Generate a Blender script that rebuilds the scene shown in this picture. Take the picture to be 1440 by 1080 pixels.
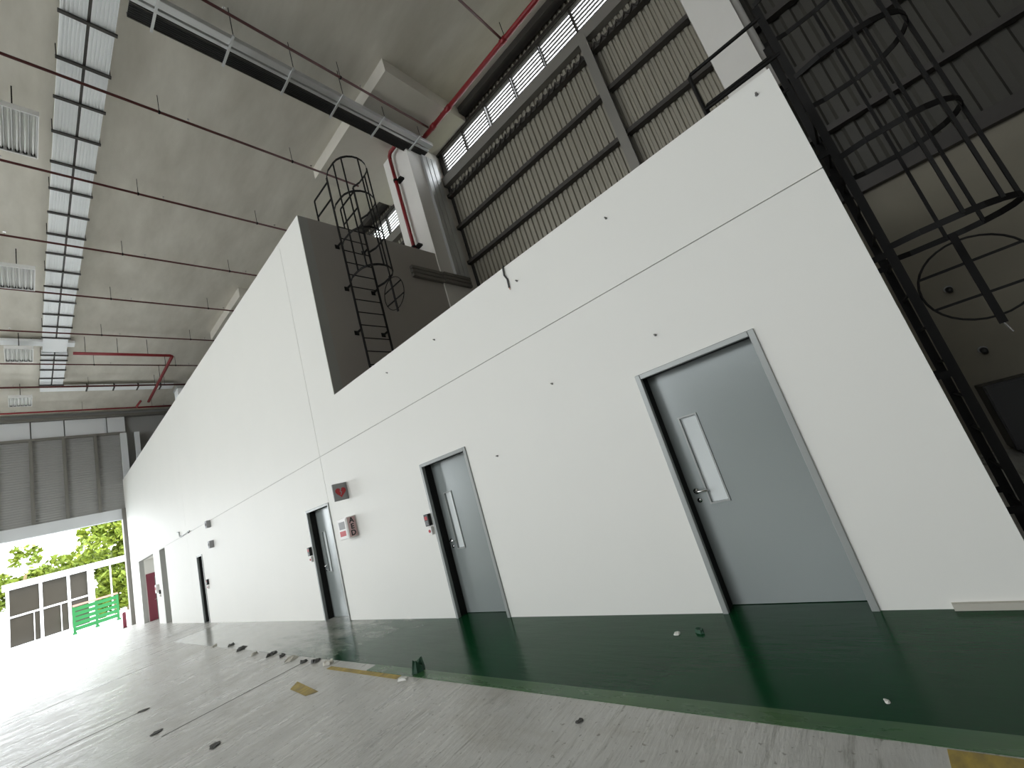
import bpy, math, random
from mathutils import Matrix, Vector
random.seed(7)
sc = bpy.context.scene
for o in list(bpy.data.objects): bpy.data.objects.remove(o)
COL = sc.collection

# ---------------------------------------------------------------- camera
FPX = 581.05
cam = bpy.data.cameras.new('camera'); camo = bpy.data.objects.new('camera', cam); COL.objects.link(camo)
cam.sensor_width = 36.0; cam.lens = FPX / 1440 * 36.0; cam.clip_start = .05; cam.clip_end = 500
RIGHT = Vector((0.71182683, 0.64149412, -0.28598576))
DOWN = Vector((-0.35475787, -0.02303591, -0.93467438))
FWD = Vector((-0.60617606, 0.766782, 0.21117751))
CAM = Vector((0.0, -3.85, 1.617))
m = Matrix.Identity(4)
for i in range(3):
    m[i][0] = RIGHT[i]; m[i][1] = -DOWN[i]; m[i][2] = -FWD[i]; m[i][3] = CAM[i]
camo.matrix_world = m
sc.camera = camo

# ---------------------------------------------------------------- daylight, exposure
world = bpy.data.worlds.new('overcast_sky'); sc.world = world; world.use_nodes = True
bg = world.node_tree.nodes['Background']
bg.inputs['Color'].default_value = (0.93, 0.97, 1.0, 1); bg.inputs['Strength'].default_value = 5.0
sc.view_settings.view_transform = 'Standard'; sc.view_settings.look = 'None'
sc.view_settings.gamma = 1.0; sc.view_settings.use_curve_mapping = False
sc.view_settings.exposure = 0.65
sc.cycles.use_denoising = True
sc.cycles.max_bounces = 10; sc.cycles.diffuse_bounces = 6; sc.cycles.glossy_bounces = 4
sc.cycles.sample_clamp_indirect = 8.0

XL, XR, YF, YB, ZC = -33.4, 4.2, -24.0, 5.0, 12.4     # the hall

def portal(name, loc, rot, sx, sy):
    l = bpy.data.lights.new(name, 'AREA'); l.shape = 'RECTANGLE'; l.size = sx; l.size_y = sy
    l.cycles.is_portal = True
    o = bpy.data.objects.new(name, l); COL.objects.link(o); o.location = loc; o.rotation_euler = rot
    o['kind'] = 'helper'
    return o
# area light points along local -Z
ENDS_OPEN = [(-6.6, -.15), (-15.5, -8.2), (-23.5, -17.0)]                       # vehicle openings in the far end wall
for a, b in ENDS_OPEN:
    portal('daylight_portal_end', (XL - .12, (a + b) / 2, 2.9), (0, math.radians(-90), 0), 5.8, b - a)
ADDED_OPEN = [(-18.5, -11, 0, 11.8), (-10.5, 1.0, 6.5, 11.8)]     # unseen openings added in the opposite wall to shape the daylight
for a, b, z0, z1 in ADDED_OPEN:
    portal('daylight_portal_added', ((a + b) / 2, YF - .12, (z0 + z1) / 2), (math.radians(90), 0, 0), b - a, z1 - z0)

# ---------------------------------------------------------------- materials
MAT = {}
def mat(name, col, rough=.6, metal=0.0, noise=None, bump=None, spec=.5, coords='Object', coat=0.0):
    """noise=(scale, amount, stretch xyz, second colour)   bump=(scale, strength, stretch)"""
    if name in MAT: return MAT[name]
    mt = bpy.data.materials.new(name); mt.use_nodes = True
    nt = mt.node_tree; b = nt.nodes['Principled BSDF']
    b.inputs['Base Color'].default_value = (*col, 1); b.inputs['Roughness'].default_value = rough
    b.inputs['Metallic'].default_value = metal; b.inputs['Specular IOR Level'].default_value = spec
    b.inputs['Coat Weight'].default_value = coat
    if noise or bump:
        geo = nt.nodes.new('ShaderNodeNewGeometry')
    def field(scale, stretch, detail=5):
        mp = nt.nodes.new('ShaderNodeMapping'); mp.inputs['Scale'].default_value = stretch
        nt.links.new(geo.outputs['Position'], mp.inputs['Vector'])
        n = nt.nodes.new('ShaderNodeTexNoise'); n.inputs['Scale'].default_value = scale
        n.inputs['Detail'].default_value = detail; n.inputs['Roughness'].default_value = .62
        nt.links.new(mp.outputs['Vector'], n.inputs['Vector'])
        return n.outputs['Fac']
    if noise:
        scale, amt, stretch, col2 = noise
        fac = field(scale, stretch)
        r = nt.nodes.new('ShaderNodeValToRGB')
        r.color_ramp.elements[0].position = .5 - .22; r.color_ramp.elements[1].position = .5 + .22
        r.color_ramp.elements[0].color = (0, 0, 0, 1); r.color_ramp.elements[1].color = (amt, amt, amt, 1)
        nt.links.new(fac, r.inputs['Fac'])
        mx = nt.nodes.new('ShaderNodeMix'); mx.data_type = 'RGBA'
        mx.inputs['A'].default_value = (*col, 1); mx.inputs['B'].default_value = (*col2, 1)
        nt.links.new(r.outputs['Color'], mx.inputs['Factor']); nt.links.new(mx.outputs['Result'], b.inputs['Base Color'])
    if bump:
        scale, st, stretch = bump
        bp = nt.nodes.new('ShaderNodeBump'); bp.inputs['Strength'].default_value = st; bp.inputs['Distance'].default_value = .02
        nt.links.new(field(scale, stretch, 3), bp.inputs['Height']); nt.links.new(bp.outputs['Normal'], b.inputs['Normal'])
    MAT[name] = mt
    return mt

one = (1, 1, 1)
M_WALL = mat('white_wall_paint', (.82, .812, .77), .55, noise=(.7, .4, one, (.77, .77, .73)), bump=(3.0, .05, one))
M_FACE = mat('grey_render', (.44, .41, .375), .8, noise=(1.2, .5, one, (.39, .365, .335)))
M_PIER = mat('pier_paint', (.74, .72, .68), .6, noise=(2, .3, one, (.66, .64, .60)))
M_CEIL = mat('concrete_ceiling', (.53, .50, .43), .85, noise=(.9, 1, (.45, 1.5, 1), (.70, .67, .595)), bump=(4, .12, one))
M_BEAM = mat('concrete_beam', (.62, .59, .52), .85, noise=(2.5, .6, one, (.55, .52, .46)))
M_MASON = mat('masonry_paint', (.24, .22, .17), .8, noise=(1.5, .6, one, (.19, .17, .135)))
M_CLAD = mat('metal_cladding', (.30, .28, .23), .5, .25)
M_CLADD = mat('dark_cladding', (.13, .125, .115), .7)
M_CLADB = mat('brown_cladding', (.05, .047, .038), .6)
M_STEEL = mat('dark_steel', (.055, .05, .045), .5, .3)
M_STEELG = mat('grey_steel', (.23, .22, .20), .5, .4)
M_BLACK = mat('ladder_black', (.007, .0065, .006), .55, spec=.2)
M_GALV = mat('galvanised', (.62, .63, .63), .4, .6)
M_TRAYW = mat('white_tray_metal', (.91, .93, .94), .42)
M_RED = mat('red_pipe_paint', (.22, .012, .016), .45)
M_MAROON = mat('maroon_pipe_paint', (.085, .013, .011), .5)
M_LAMP = mat('lamp_white', (.86, .86, .84), .4)
M_DOOR = mat('door_grey', (.29, .32, .315), .24, .1, noise=(2.5, .3, one, (.27, .30, .295)), bump=(1.5, .05, one), spec=.6)
M_FRAME = mat('frame_grey', (.33, .345, .335), .35, .1)
M_DARKREV = mat('frame_inner', (.05, .05, .048), .5)
M_REVSHADE = mat('reveal_shade_black', (.02, .02, .019), .7, spec=.2)  # near-black for the painted shade strips in the door reveals
M_CHROME = mat('chrome', (.75, .75, .75), .15, 1.0)
M_GLASS = mat('vision_glass', (.78, .82, .82), .08, 0.0, spec=.6)
M_BLACKP = mat('black_plastic', (.02, .02, .02), .4)
M_WHITEP = mat('white_plastic', (.80, .78, .76), .4)
M_GREYP = mat('grey_plastic', (.3, .3, .3), .5)
M_SIGNP = mat('sign_red', (.45, .015, .02), .45)
M_LOUV = mat('louvre_grey', (.16, .155, .15), .5)
M_FARW = mat('far_cladding', (.33, .33, .32), .6, .1)
M_FASCIA = mat('fascia_white', (.72, .74, .76), .5)
M_MARDOOR = mat('maroon_door', (.22, .035, .06), .5)
M_GREENP = mat('green_plastic', (.004, .13, .025), .5)
M_ORANGE = mat('pale_orange', (.35, .20, .15), .6)
M_APRON = mat('outside_concrete', (.74, .74, .72), .8, noise=(.6, .5, one, (.68, .68, .66)))
M_OGLASS = mat('shop_glass', (.045, .040, .032), .1, spec=.2)
M_OWHITE = mat('outside_white', (.82, .82, .82), .6)
M_LEAF = mat('leaf_yellow_green', (.21, .25, .012), .7, noise=(1.5, 1, one, (.09, .15, .012)))
M_BARK = mat('bark', (.20, .15, .07), .9)
M_TAPE = mat('yellow_tape', (.50, .36, .06), .6, noise=(14, 1, (1, .5, 1), (.20, .15, .05)))
M_FLAKE = mat('dark_flake', (.06, .06, .055), .7)
M_FLAKEG = mat('green_flake', (.012, .06, .03), .6)
M_FLAKEW = mat('white_flake', (.75, .75, .7), .6)
M_WOOD = mat('pale_board', (.48, .46, .40), .6)

def ramp(nt, fac, stops):
    r = nt.nodes.new('ShaderNodeValToRGB')
    while len(r.color_ramp.elements) < len(stops): r.color_ramp.elements.new(.5)
    for e, (p, c) in zip(r.color_ramp.elements, stops):
        e.position = p; e.color = (*c, 1) if len(c) == 3 else c
    nt.links.new(fac, r.inputs['Fac']); return r.outputs['Color']
def floor_mat(name, col, col2, scratch, rough_lo, rough_hi, scratch_amt, across=False, washout=False):
    st = (lambda a, b: (b, a, 1)) if across else (lambda a, b: (a, b, 1))
    mt = bpy.data.materials.new(name); mt.use_nodes = True
    nt = mt.node_tree; b = nt.nodes['Principled BSDF']
    geo = nt.nodes.new('ShaderNodeNewGeometry')
    def noise(scale, stretch, detail=6, rough=.6):
        mp = nt.nodes.new('ShaderNodeMapping'); mp.inputs['Scale'].default_value = stretch
        nt.links.new(geo.outputs['Position'], mp.inputs['Vector'])
        n = nt.nodes.new('ShaderNodeTexNoise'); n.inputs['Scale'].default_value = scale
        n.inputs['Detail'].default_value = detail; n.inputs['Roughness'].default_value = rough
        nt.links.new(mp.outputs['Vector'], n.inputs['Vector']); return n.outputs['Fac']
    def mix(f, a, c):
        mx = nt.nodes.new('ShaderNodeMix'); mx.data_type = 'RGBA'
        nt.links.new(f, mx.inputs['Factor'])
        for s, v in (('A', a), ('B', c)):
            if isinstance(v, tuple): mx.inputs[s].default_value = (*v, 1)
            else: nt.links.new(v, mx.inputs[s])
        return mx.outputs['Result']
    base = mix(ramp(nt, noise(1.3, (1, 1, 1)), [(.35, (0, 0, 0)), (.7, (1, 1, 1))]), col, col2)
    s1 = ramp(nt, noise(3.0, st(.6, 6), 8, .7), [(.56, (0, 0, 0)), (.70, (scratch_amt,) * 3)])
    base = mix(s1, base, scratch)
    s2 = ramp(nt, noise(9.0, (1, 1.4, 1), 4, .6), [(.68, (0, 0, 0)), (.75, (scratch_amt * .9,) * 3)])
    base = mix(s2, base, tuple(c * .6 for c in scratch))
    if washout: b.inputs['Specular IOR Level'].default_value = .15
    if across:
        base = mix(ramp(nt, noise(26.0, (1, 1, 1), 3, .5), [(.64, (0, 0, 0)), (.70, (.6,) * 3)]), base, (.12, .11, .08))
        base = mix(ramp(nt, noise(.9, (1, 2, 1), 7, .7), [(.50, (0, 0, 0)), (.68, (.5,) * 3)]), base, (.31, .29, .24))
    if washout:  # grey of the glossy reflection painted into the green, growing toward the far end
        sx = nt.nodes.new('ShaderNodeSeparateXYZ'); nt.links.new(geo.outputs['Position'], sx.inputs[0])
        mr = nt.nodes.new('ShaderNodeMapRange'); mr.inputs['From Min'].default_value = -4.0; mr.inputs['From Max'].default_value = -12.0
        nt.links.new(sx.outputs['X'], mr.inputs['Value'])
        ad = nt.nodes.new('ShaderNodeMath'); ad.operation = 'MULTIPLY_ADD'; ad.inputs[1].default_value = 1.2
        nn = nt.nodes.new('ShaderNodeMath'); nn.operation = 'SUBTRACT'; nn.inputs[1].default_value = .58
        nt.links.new(noise(2.5, (.6, 2, 1), 7, .7), nn.inputs[0]); nt.links.new(mr.outputs['Result'], ad.inputs[0]); nt.links.new(nn.outputs[0], ad.inputs[2])
        base = mix(ramp(nt, ad.outputs[0], [(.25, (0, 0, 0)), (.75, (1, 1, 1))]), base, (.40, .40, .37))
    nt.links.new(base, b.inputs['Base Color'])
    rr = ramp(nt, noise(2.2, st(.7, 2.5), 6, .65), [(.3, (rough_lo,) * 3), (.75, (rough_hi,) * 3)])
    nt.links.new(rr, b.inputs['Roughness'])
    bp = nt.nodes.new('ShaderNodeBump'); bp.inputs['Strength'].default_value = .45 if across else .08; bp.inputs['Distance'].default_value = .02
    nt.links.new(noise(5.0, st(.5, 3), 6), bp.inputs['Height']); nt.links.new(bp.outputs['Normal'], b.inputs['Normal'])
    return mt
M_FLOOR = floor_mat('grey_epoxy_floor', (.46, .455, .43), (.54, .535, .51), (.20, .19, .16), .2, .5, .9, True)
M_GREEN = floor_mat('green_epoxy_walkway', (.004, .044, .015), (.007, .056, .021), (.02, .045, .03), .10, .26, .35, False, True)
M_GREEN2 = floor_mat('green_edge_paint', (.028, .10, .035), (.05, .12, .03), (.02, .05, .02), .2, .4, .8)

# ---------------------------------------------------------------- mesh helpers
class MB:
    def __init__(s): s.v = []; s.f = []
    def poly(s, pts):
        n = len(s.v); s.v += [tuple(p) for p in pts]; s.f.append(tuple(range(n, n + len(pts)))); return s
    def box(s, x0, x1, y0, y1, z0, z1):
        n = len(s.v)
        s.v += [(x, y, z) for z in (z0, z1) for (x, y) in ((x0, y0), (x1, y0), (x1, y1), (x0, y1))]
        s.f += [tuple(n + k for k in q) for q in ((3, 2, 1, 0), (4, 5, 6, 7), (0, 1, 5, 4), (1, 2, 6, 5), (2, 3, 7, 6), (3, 0, 4, 7))]
        return s
    def bar(s, a, b, w, h=None, up=(0, 0, 1)):
        a = Vector(a); b = Vector(b); d = (b - a).normalized(); up = Vector(up)
        if abs(d.dot(up)) > .98: up = Vector((1, 0, 0))
        u = d.cross(up).normalized(); t = u.cross(d); h = h or w
        n = len(s.v)
        for p in (a, b):
            for i, j in ((-1, -1), (1, -1), (1, 1), (-1, 1)): s.v.append(tuple(p + u * (i * w / 2) + t * (j * h / 2)))
        s.f += [tuple(n + k for k in q) for q in ((3, 2, 1, 0), (4, 5, 6, 7), (0, 1, 5, 4), (1, 2, 6, 5), (2, 3, 7, 6), (3, 0, 4, 7))]
        return s
    def tube(s, pts, r, seg=8, closed=False):
        pts = [Vector(p) for p in pts]; k = len(pts); n = len(s.v); ref = None
        for i, p in enumerate(pts):
            if closed: d = (pts[(i + 1) % k] - pts[i - 1])
            else: d = pts[min(i + 1, k - 1)] - pts[max(i - 1, 0)]
            d.normalize()
            if ref is None:
                ref = Vector((0, 0, 1)) if abs(d.z) < .9 else Vector((1, 0, 0))
            u = (ref - d * ref.dot(d)).normalized(); w = d.cross(u); ref = u
            rr = r[i] if isinstance(r, (list, tuple)) else r
            for j in range(seg):
                a = 2 * math.pi * j / seg
                s.v.append(tuple(p + (u * math.cos(a) + w * math.sin(a)) * rr))
        for i in range(k if closed else k - 1):
            a0 = n + i * seg; b0 = n + ((i + 1) % k) * seg
            for j in range(seg):
                s.f.append((a0 + j, a0 + (j + 1) % seg, b0 + (j + 1) % seg, b0 + j))
        if not closed:
            s.f.append(tuple(n + j for j in reversed(range(seg)))); s.f.append(tuple(n + (k - 1) * seg + j for j in range(seg)))
        return s
    def disc(s, c, axis, r, th, seg=14):
        c = Vector(c); ax = Vector(axis).normalized()
        return s.tube([c - ax * th / 2, c + ax * th / 2], r, seg)
    def build(s, name, material, parent=None, smooth=False):
        me = bpy.data.meshes.new(name); me.from_pydata(s.v, [], s.f); me.materials.append(material); me.update()
        o = bpy.data.objects.new(name, me); COL.objects.link(o)
        if smooth:
            for p in me.polygons: p.use_smooth = True
        if parent is not None: o.parent = parent
        return o
def bevel(o, w=.004, seg=2):
    md = o.modifiers.new('bevel', 'BEVEL'); md.width = w; md.segments = seg; md.limit_method = 'ANGLE'; return o
def tag(o, label, cat, group=None, kind=None):
    o['label'] = label; o['category'] = cat
    if group: o['group'] = group
    if kind: o['kind'] = kind
    return o
def struct(o, label, cat): return tag(o, label, cat, kind='structure')
def empty(name, loc=(0, 0, 0), rz=0):
    o = bpy.data.objects.new(name, None); COL.objects.link(o); o.location = loc; o.rotation_euler = (0, 0, rz)
    o.empty_display_size = .1; return o
def copy_tree(o, parent=None):
    c = o.copy(); COL.objects.link(c); c.parent = parent
    for ch in list(o.children): copy_tree(ch, c)
    return c
def share(name, src, parent, loc):
    """another object on the same mesh data"""
    o = bpy.data.objects.new(name, src.data); COL.objects.link(o); o.parent = parent; o.location = loc; return o
def holed_slab(xs0, xs1, z0, z1, holes, y0, y1):
    """slab in the XZ plane, y0..y1 thick, with rectangular holes (x0,x1,z0,z1)"""
    X = sorted({xs0, xs1, *[h[0] for h in holes if xs0 < h[0] < xs1], *[h[1] for h in holes if xs0 < h[1] < xs1]})
    Z = sorted({z0, z1, *[h[2] for h in holes if z0 < h[2] < z1], *[h[3] for h in holes if z0 < h[3] < z1]})
    def solid(i, j):
        if not (0 <= i < len(X) - 1 and 0 <= j < len(Z) - 1): return False
        cx = (X[i] + X[i + 1]) / 2; cz = (Z[j] + Z[j + 1]) / 2
        return not any(h[0] < cx < h[1] and h[2] < cz < h[3] for h in holes)
    b = MB()
    for i in range(len(X) - 1):
        for j in range(len(Z) - 1):
            if not solid(i, j): continue
            a, c, p, q = X[i], X[i + 1], Z[j], Z[j + 1]
            b.poly([(a, y0, p), (c, y0, p), (c, y0, q), (a, y0, q)])
            b.poly([(a, y1, q), (c, y1, q), (c, y1, p), (a, y1, p)])
            if not solid(i - 1, j): b.poly([(a, y0, p), (a, y0, q), (a, y1, q), (a, y1, p)])
            if not solid(i + 1, j): b.poly([(c, y0, q), (c, y0, p), (c, y1, p), (c, y1, q)])
            if not solid(i, j - 1): b.poly([(a, y0, p), (a, y1, p), (c, y1, p), (c, y0, p)])
            if not solid(i, j + 1): b.poly([(a, y0, q), (c, y0, q), (c, y1, q), (a, y1, q)])
    return b
def text(name, body, size, material, parent, loc, rot, ext=.001):
    c = bpy.data.curves.new(name, 'FONT'); c.body = body; c.size = size; c.extrude = ext; c.offset = .004
    c.align_x = 'CENTER'; c.align_y = 'CENTER'; c.materials.append(material)
    t = bpy.data.objects.new('tmp', c); COL.objects.link(t); bpy.context.view_layer.update()
    me = bpy.data.meshes.new_from_object(t.evaluated_get(bpy.context.evaluated_depsgraph_get())); bpy.data.objects.remove(t); me.name = name
    o = bpy.data.objects.new(name, me); COL.objects.link(o); o.parent = parent; o.location = loc; o.rotation_euler = rot
    return o

# ================================================================ STRUCTURE
JOINTS = [(-9.05, -6.0, -2.75), (-7.1, -2.9, -1.36), (-13.6, -7.0, -2.0), (-18.5, -8.0, -.5)]
fl = MB().box(XL, XR, YF, YB + .2, -.2, 0).build('floor', M_FLOOR)
struct(fl, 'scuffed grey epoxy floor of the hall, bright by the open end', 'floor')
gw = MB().box(-16.5, XR, -1.2, .19, 0, .003).build('floor_walkway', M_GREEN)
struct(gw, 'glossy dark green painted walkway along the foot of the white wall', 'floor')
MB().box(-5.3, XR, -1.33, -1.2, 0, .003).build('edge_line', M_GREEN2, gw)

for x, y0, y1 in JOINTS:
    MB().box(x - .012, x + .012, y0, y1, .0, .0012).build('joint_filler', mat('dark_joint', (.07, .068, .06), .8), fl)
ce = MB().box(XL - .2, XR + .2, YF - .2, YB + .3, ZC, ZC + .3).build('ceiling', M_CEIL)
struct(ce, 'bare grey concrete soffit high over the hall', 'ceiling')
for i, (x0, x1, lab) in enumerate(((-9.85, -5.72, 'shallow concrete drop beam at the top of the white pier behind the ladder'),
                                   (-21.75, -17.35, 'shallow concrete drop beam half hidden by the tall white wall'))):
    b = MB().box(x0, x1, 2.2, YB, 12.0, ZC).build('ceiling_beam', M_BEAM); struct(b, lab, 'beam')

# white front wall: panels on a backing slab, joints between
DOORS = [(-1.56, -.48), (-5.19, -4.13), (-9.37, -8.30), (-18.68, -17.93)]
DH = 2.19
HOLES = [(a, b, -1, DH) for a, b in DOORS] + [(-24.95, -23.75, -1, 3.07), (-30.5, -26.4, -1, 3.08), (-7.24, 1, 4.05, 9)]
XW0, XW1, ZT = XL, .35, 8.08
wf = holed_slab(XW0, XW1 - .002, 0, ZT - .002, HOLES, .012, .2).build('wall_front', mat('joint_filler', (.42, .42, .40), .8))
struct(wf, 'long white office block wall with four doors and a step in its top edge', 'wall')
G = .005
PAN = [(-8.29 + G, XW1, 0, 3.10 - G), (-8.29 + G, XW1, 3.10 + G, ZT), (-19.7 + G * .6, -8.29 - G, 0, 3.10 - G), (-19.7 + G * .6, -8.29 - G, 3.10 + G, ZT),
       (XW0, -19.7 - G * .6, 0, 3.10 - G), (XW0, -19.7 - G * .6, 3.10 + G, ZT)]
for a, b, c, d in PAN:
    holed_slab(a, b, c, d, HOLES, 0, .0118).build('wall_panel', M_WALL, wf)
# niches behind the lower left openings
n1 = MB()
n1.poly([(-24.95, .2, 0), (-24.95, 1.5, 0), (-24.95, 1.5, 3.07), (-24.95, .2, 3.07)])
n1.poly([(-23.75, .2, 0), (-23.75, .2, 3.07), (-23.75, 1.5, 3.07), (-23.75, 1.5, 0)])
n1.poly([(-24.95, 1.5, 0), (-23.75, 1.5, 0), (-23.75, 1.5, 3.07), (-24.95, 1.5, 3.07)])
n1.poly([(-24.95, .2, 3.07), (-24.95, 1.5, 3.07), (-23.75, 1.5, 3.07), (-23.75, .2, 3.07)])
n1.build('niche', M_WALL, wf)
n2 = MB()
n2.poly([(-30.5, .2, 0), (-30.5, 1.3, 0), (-30.5, 1.3, 3.08), (-30.5, .2, 3.08)])
n2.poly([(-26.4, .2, 0), (-26.4, .2, 3.08), (-26.4, 1.3, 3.08), (-26.4, 1.3, 0)])
n2.poly([(-30.5, 1.3, 0), (-26.4, 1.3, 0), (-26.4, 1.3, 3.08), (-30.5, 1.3, 3.08)])
n2.poly([(-30.5, .2, 3.08), (-30.5, 1.3, 3.08), (-26.4, 1.3, 3.08), (-26.4, .2, 3.08)])
n2.build('niche', M_WALL, wf)

# rest of the office block: end wall, roof slabs, side wall of the tall part
b = MB().box(.15, .3495, .2, 3.0, 0, 4.05).build('wall_block_end', M_WALL); struct(b, 'end wall of the low white block behind the caged ladder', 'wall')
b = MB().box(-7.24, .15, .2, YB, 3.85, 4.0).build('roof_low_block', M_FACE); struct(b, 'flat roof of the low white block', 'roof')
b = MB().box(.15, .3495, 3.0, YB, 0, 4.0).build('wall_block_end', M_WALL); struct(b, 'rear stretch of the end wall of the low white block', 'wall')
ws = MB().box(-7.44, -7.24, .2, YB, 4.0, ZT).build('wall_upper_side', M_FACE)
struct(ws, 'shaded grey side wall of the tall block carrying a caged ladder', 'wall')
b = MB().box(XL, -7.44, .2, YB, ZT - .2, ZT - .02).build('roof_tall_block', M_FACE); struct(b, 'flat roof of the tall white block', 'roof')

# rear wall: masonry below, corrugated cladding with girts above, louvre band under the ceiling
wb = MB().box(XL, XR, YB, YB + .2, 0, 4.3).build('wall_back', M_MASON)
struct(wb, 'dark corrugated metal rear wall on a painted masonry base', 'wall')
def corrugated(x0, x1, z0, z1, y, pitch=.15, dep=.045):
    b = MB(); n = max(1, round((x1 - x0) / pitch)); p = (x1 - x0) / n; prof = []
    for i in range(n):
        a = x0 + i * p
        prof += [(a, y), (a + p * .42, y), (a + p * .55, y + dep), (a + p * .87, y + dep)]
    prof.append((x1, y))
    b.v = [(px, py, z) for z in (z0, z1) for px, py in prof]; k = len(prof)
    b.f = [(i, i + 1, k + i + 1, k + i) for i in range(k - 1)]
    return b
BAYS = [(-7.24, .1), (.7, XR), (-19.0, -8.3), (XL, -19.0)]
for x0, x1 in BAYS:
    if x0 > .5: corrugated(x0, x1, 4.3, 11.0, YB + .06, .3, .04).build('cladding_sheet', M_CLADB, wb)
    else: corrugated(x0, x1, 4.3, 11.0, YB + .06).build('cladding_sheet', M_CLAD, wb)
    corrugated(x0, x1, 11.95, ZC, YB + .06).build('cladding_sheet', M_CLAD, wb)
    for z in (5.55, 6.8, 8.03, 9.25, 10.40):
        g = MB(); g.box(x0, x1, YB - .10, YB + .055, z - .055, z - .045); g.box(x0, x1, YB - .10, YB - .09, z - .045, z + .05)
        g.box(x0, x1, YB - .09, YB + .055, z + .04, z + .05)
        g.build('girt', M_STEEL, wb)
    MB().box(x0, x1, YB - .12, YB + .055, 10.76, 11.06).build('beam', M_STEELG, wb)
    MB().box(x0, x1, YB - .05, YB + .055, 11.93, 12.02).build('beam', M_STEEL, wb)
    MB().box(x0, x1, YB - .25, YB + .0, 12.2, ZC).build('beam', M_STEEL, wb)
for x0, x1 in BAYS[:2]:
    b = MB().box(x0, x1, YB - .14, YB + .055, 4.28, 4.52).build('base_beam', M_STEEL, wb)
for x in (-1.84,):
    c = MB(); c.box(x - .1, x + .1, YB - .24, YB - .22, 4.0, 10.76); c.box(x - .1, x + .1, YB - .02, YB, 4.0, 10.76); c.box(x - .01, x + .01, YB - .22, YB - .02, 4.0, 10.76)
    c.build('steel_column', M_STEELG, wb)
# wavy brackets along the uppermost girt of the bay in view
br = MB()
for i in range(36):
    x = -7.0 + i * .195; br.bar((x, YB - .13, 10.33), (x + .1, YB - .13, 10.47), .025); br.bar((x + .1, YB - .13, 10.47), (x + .195, YB - .13, 10.33), .025)
o = br.build('girt_lacing', M_STEEL, wb); o['kind'] = 'stuff'
# louvre panels, 1 m wide
lf = MB()
lf.box(-.5, -.47, -.03, .06, 0, .87); lf.box(.47, .5, -.03, .06, 0, .87); lf.box(-.47, .47, -.03, .06, 0, .02); lf.box(-.47, .47, -.03, .06, .85, .87)
sl = MB()
for k in range(8):
    z = .065 + k * .106; sl.bar((-.47, .02, z), (.47, .02, z), .052, .012, up=(0, .75, .66))
first = None
for x in [-6.5, -5.5, -4.45, -3.42, -2.4, -1.4, -.4] + [-8.85 - k * 1.02 for k in range(10)]:
    if first is None:
        first = lf.build('louvre_panel', M_STEEL, wb); first.location = (x, YB + .02, 11.06)
        s0 = sl.build('slats', M_LOUV, first); s0['kind'] = 'stuff'
    else:
        q = share('louvre_panel', first, wb, (x, YB + .02, 11.06)); r_ = share('slats', s0, q, (0, 0, 0)); r_['kind'] = 'stuff'
# fill strips where louvres stop short of the piers
for x0, x1 in ((-7.24, -7.0), (.1, .1), (-8.35, -8.3), (-33.4, -18.55), (.1, XR)):
    if x1 - x0 > .01: MB().box(x0, x1, YB + .02, YB + .06, 11.0, 12.0).build('fill_strip', M_STEEL, wb)
MB().box(-8.4, -7.1, YB + .045, YB + .12, 4.2, 11.0).build('closer_strip', M_STEEL, wb)
# piers
p1 = MB().box(-8.33, -7.2, 3.7, YB + .2, 4.0, 12.0).build('column', M_PIER); struct(p1, 'white square pier with a red pipe down its front', 'column')
p2 = MB().box(.1, .70, 4.2, YB + .2, 0, ZC)
p2 = p2.build('column', M_PIER); struct(p2, 'white pier rising behind the low wall next to the ladder handrail', 'column')

dp = empty('rain_pipe', (.79, 4.64, 6.6)); tag(dp, 'pale vertical pipe close beside the pier behind the ladder handrail', 'pipe')
MB().tube([(0, 0, 0), (0, 0, ZC - 6.6)], .06, 12).build('pipe', M_PIER, dp, True)
for z in (1.0, 3.5): MB().box(-.08, .08, .03, .25, z - .03, z + .03).build('bracket', M_STEEL, dp)
# far end wall with the big opening
FW = XL
wl = holed_slab(YF, 5.0, 0, ZC, [(a, b, -1, 5.8) for a, b in ENDS_OPEN], 0, .2)
wl.v = [(FW - .2 + y, x, z) for x, y, z in wl.v]; wl.f = [tuple(reversed(f)) for f in wl.f]
wl = wl.build('wall_left', M_FARW); struct(wl, 'far end wall of ribbed grey cladding over a wide vehicle opening', 'wall')
MB().box(FW, FW + .12, -15.2, .0, 5.8, 6.4).build('header_panel', M_FASCIA, wl)
cl = corrugated(6.4, 10.95, -15.5, .1, 0, .13, .018); cl.v = [(FW + .08 - y, z, x) for x, y, z in cl.v]; cl.build('cladding_sheet', M_FARW, wl)
for y in [-3.5 - 1.23 * k for k in range(9)] + [-2.28, -1.03, .1]:
    MB().box(FW + .05, FW + .22, y - .07, y + .07, 6.4, 10.98).build('stiffener', M_STEELG, wl)
for a, b_ in ((-.45 - .02, 0.3), (-2.2, -.52), (-3.45, -2.25), (-4.7, -3.5), (-6.0, -4.75), (-7.3, -6.05)):
    MB().box(FW + .02, FW + .2, a, b_, 11.0, 11.95).build('fascia_panel', M_FASCIA, wl)
MB().box(FW + .0, FW + .35, -15.5, 5.0, 11.97, 12.12).build('beam', M_STEELG, wl)
MB().box(FW + .0, FW + .3, -15.5, .2, 10.86, 10.99).build('beam', M_STEELG, wl)
jb = MB().box(FW - .3, FW + .25, -.16, -.004, 0, 6.4).build('opening_jamb', M_STEELG, wl)
for y0, y1 in ((.02, .3), (.66, .88)):
    MB().box(FW + .25, FW + .5, y0, y1, 8.06, 10.85).build('pilaster', M_FASCIA, wl)

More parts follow.
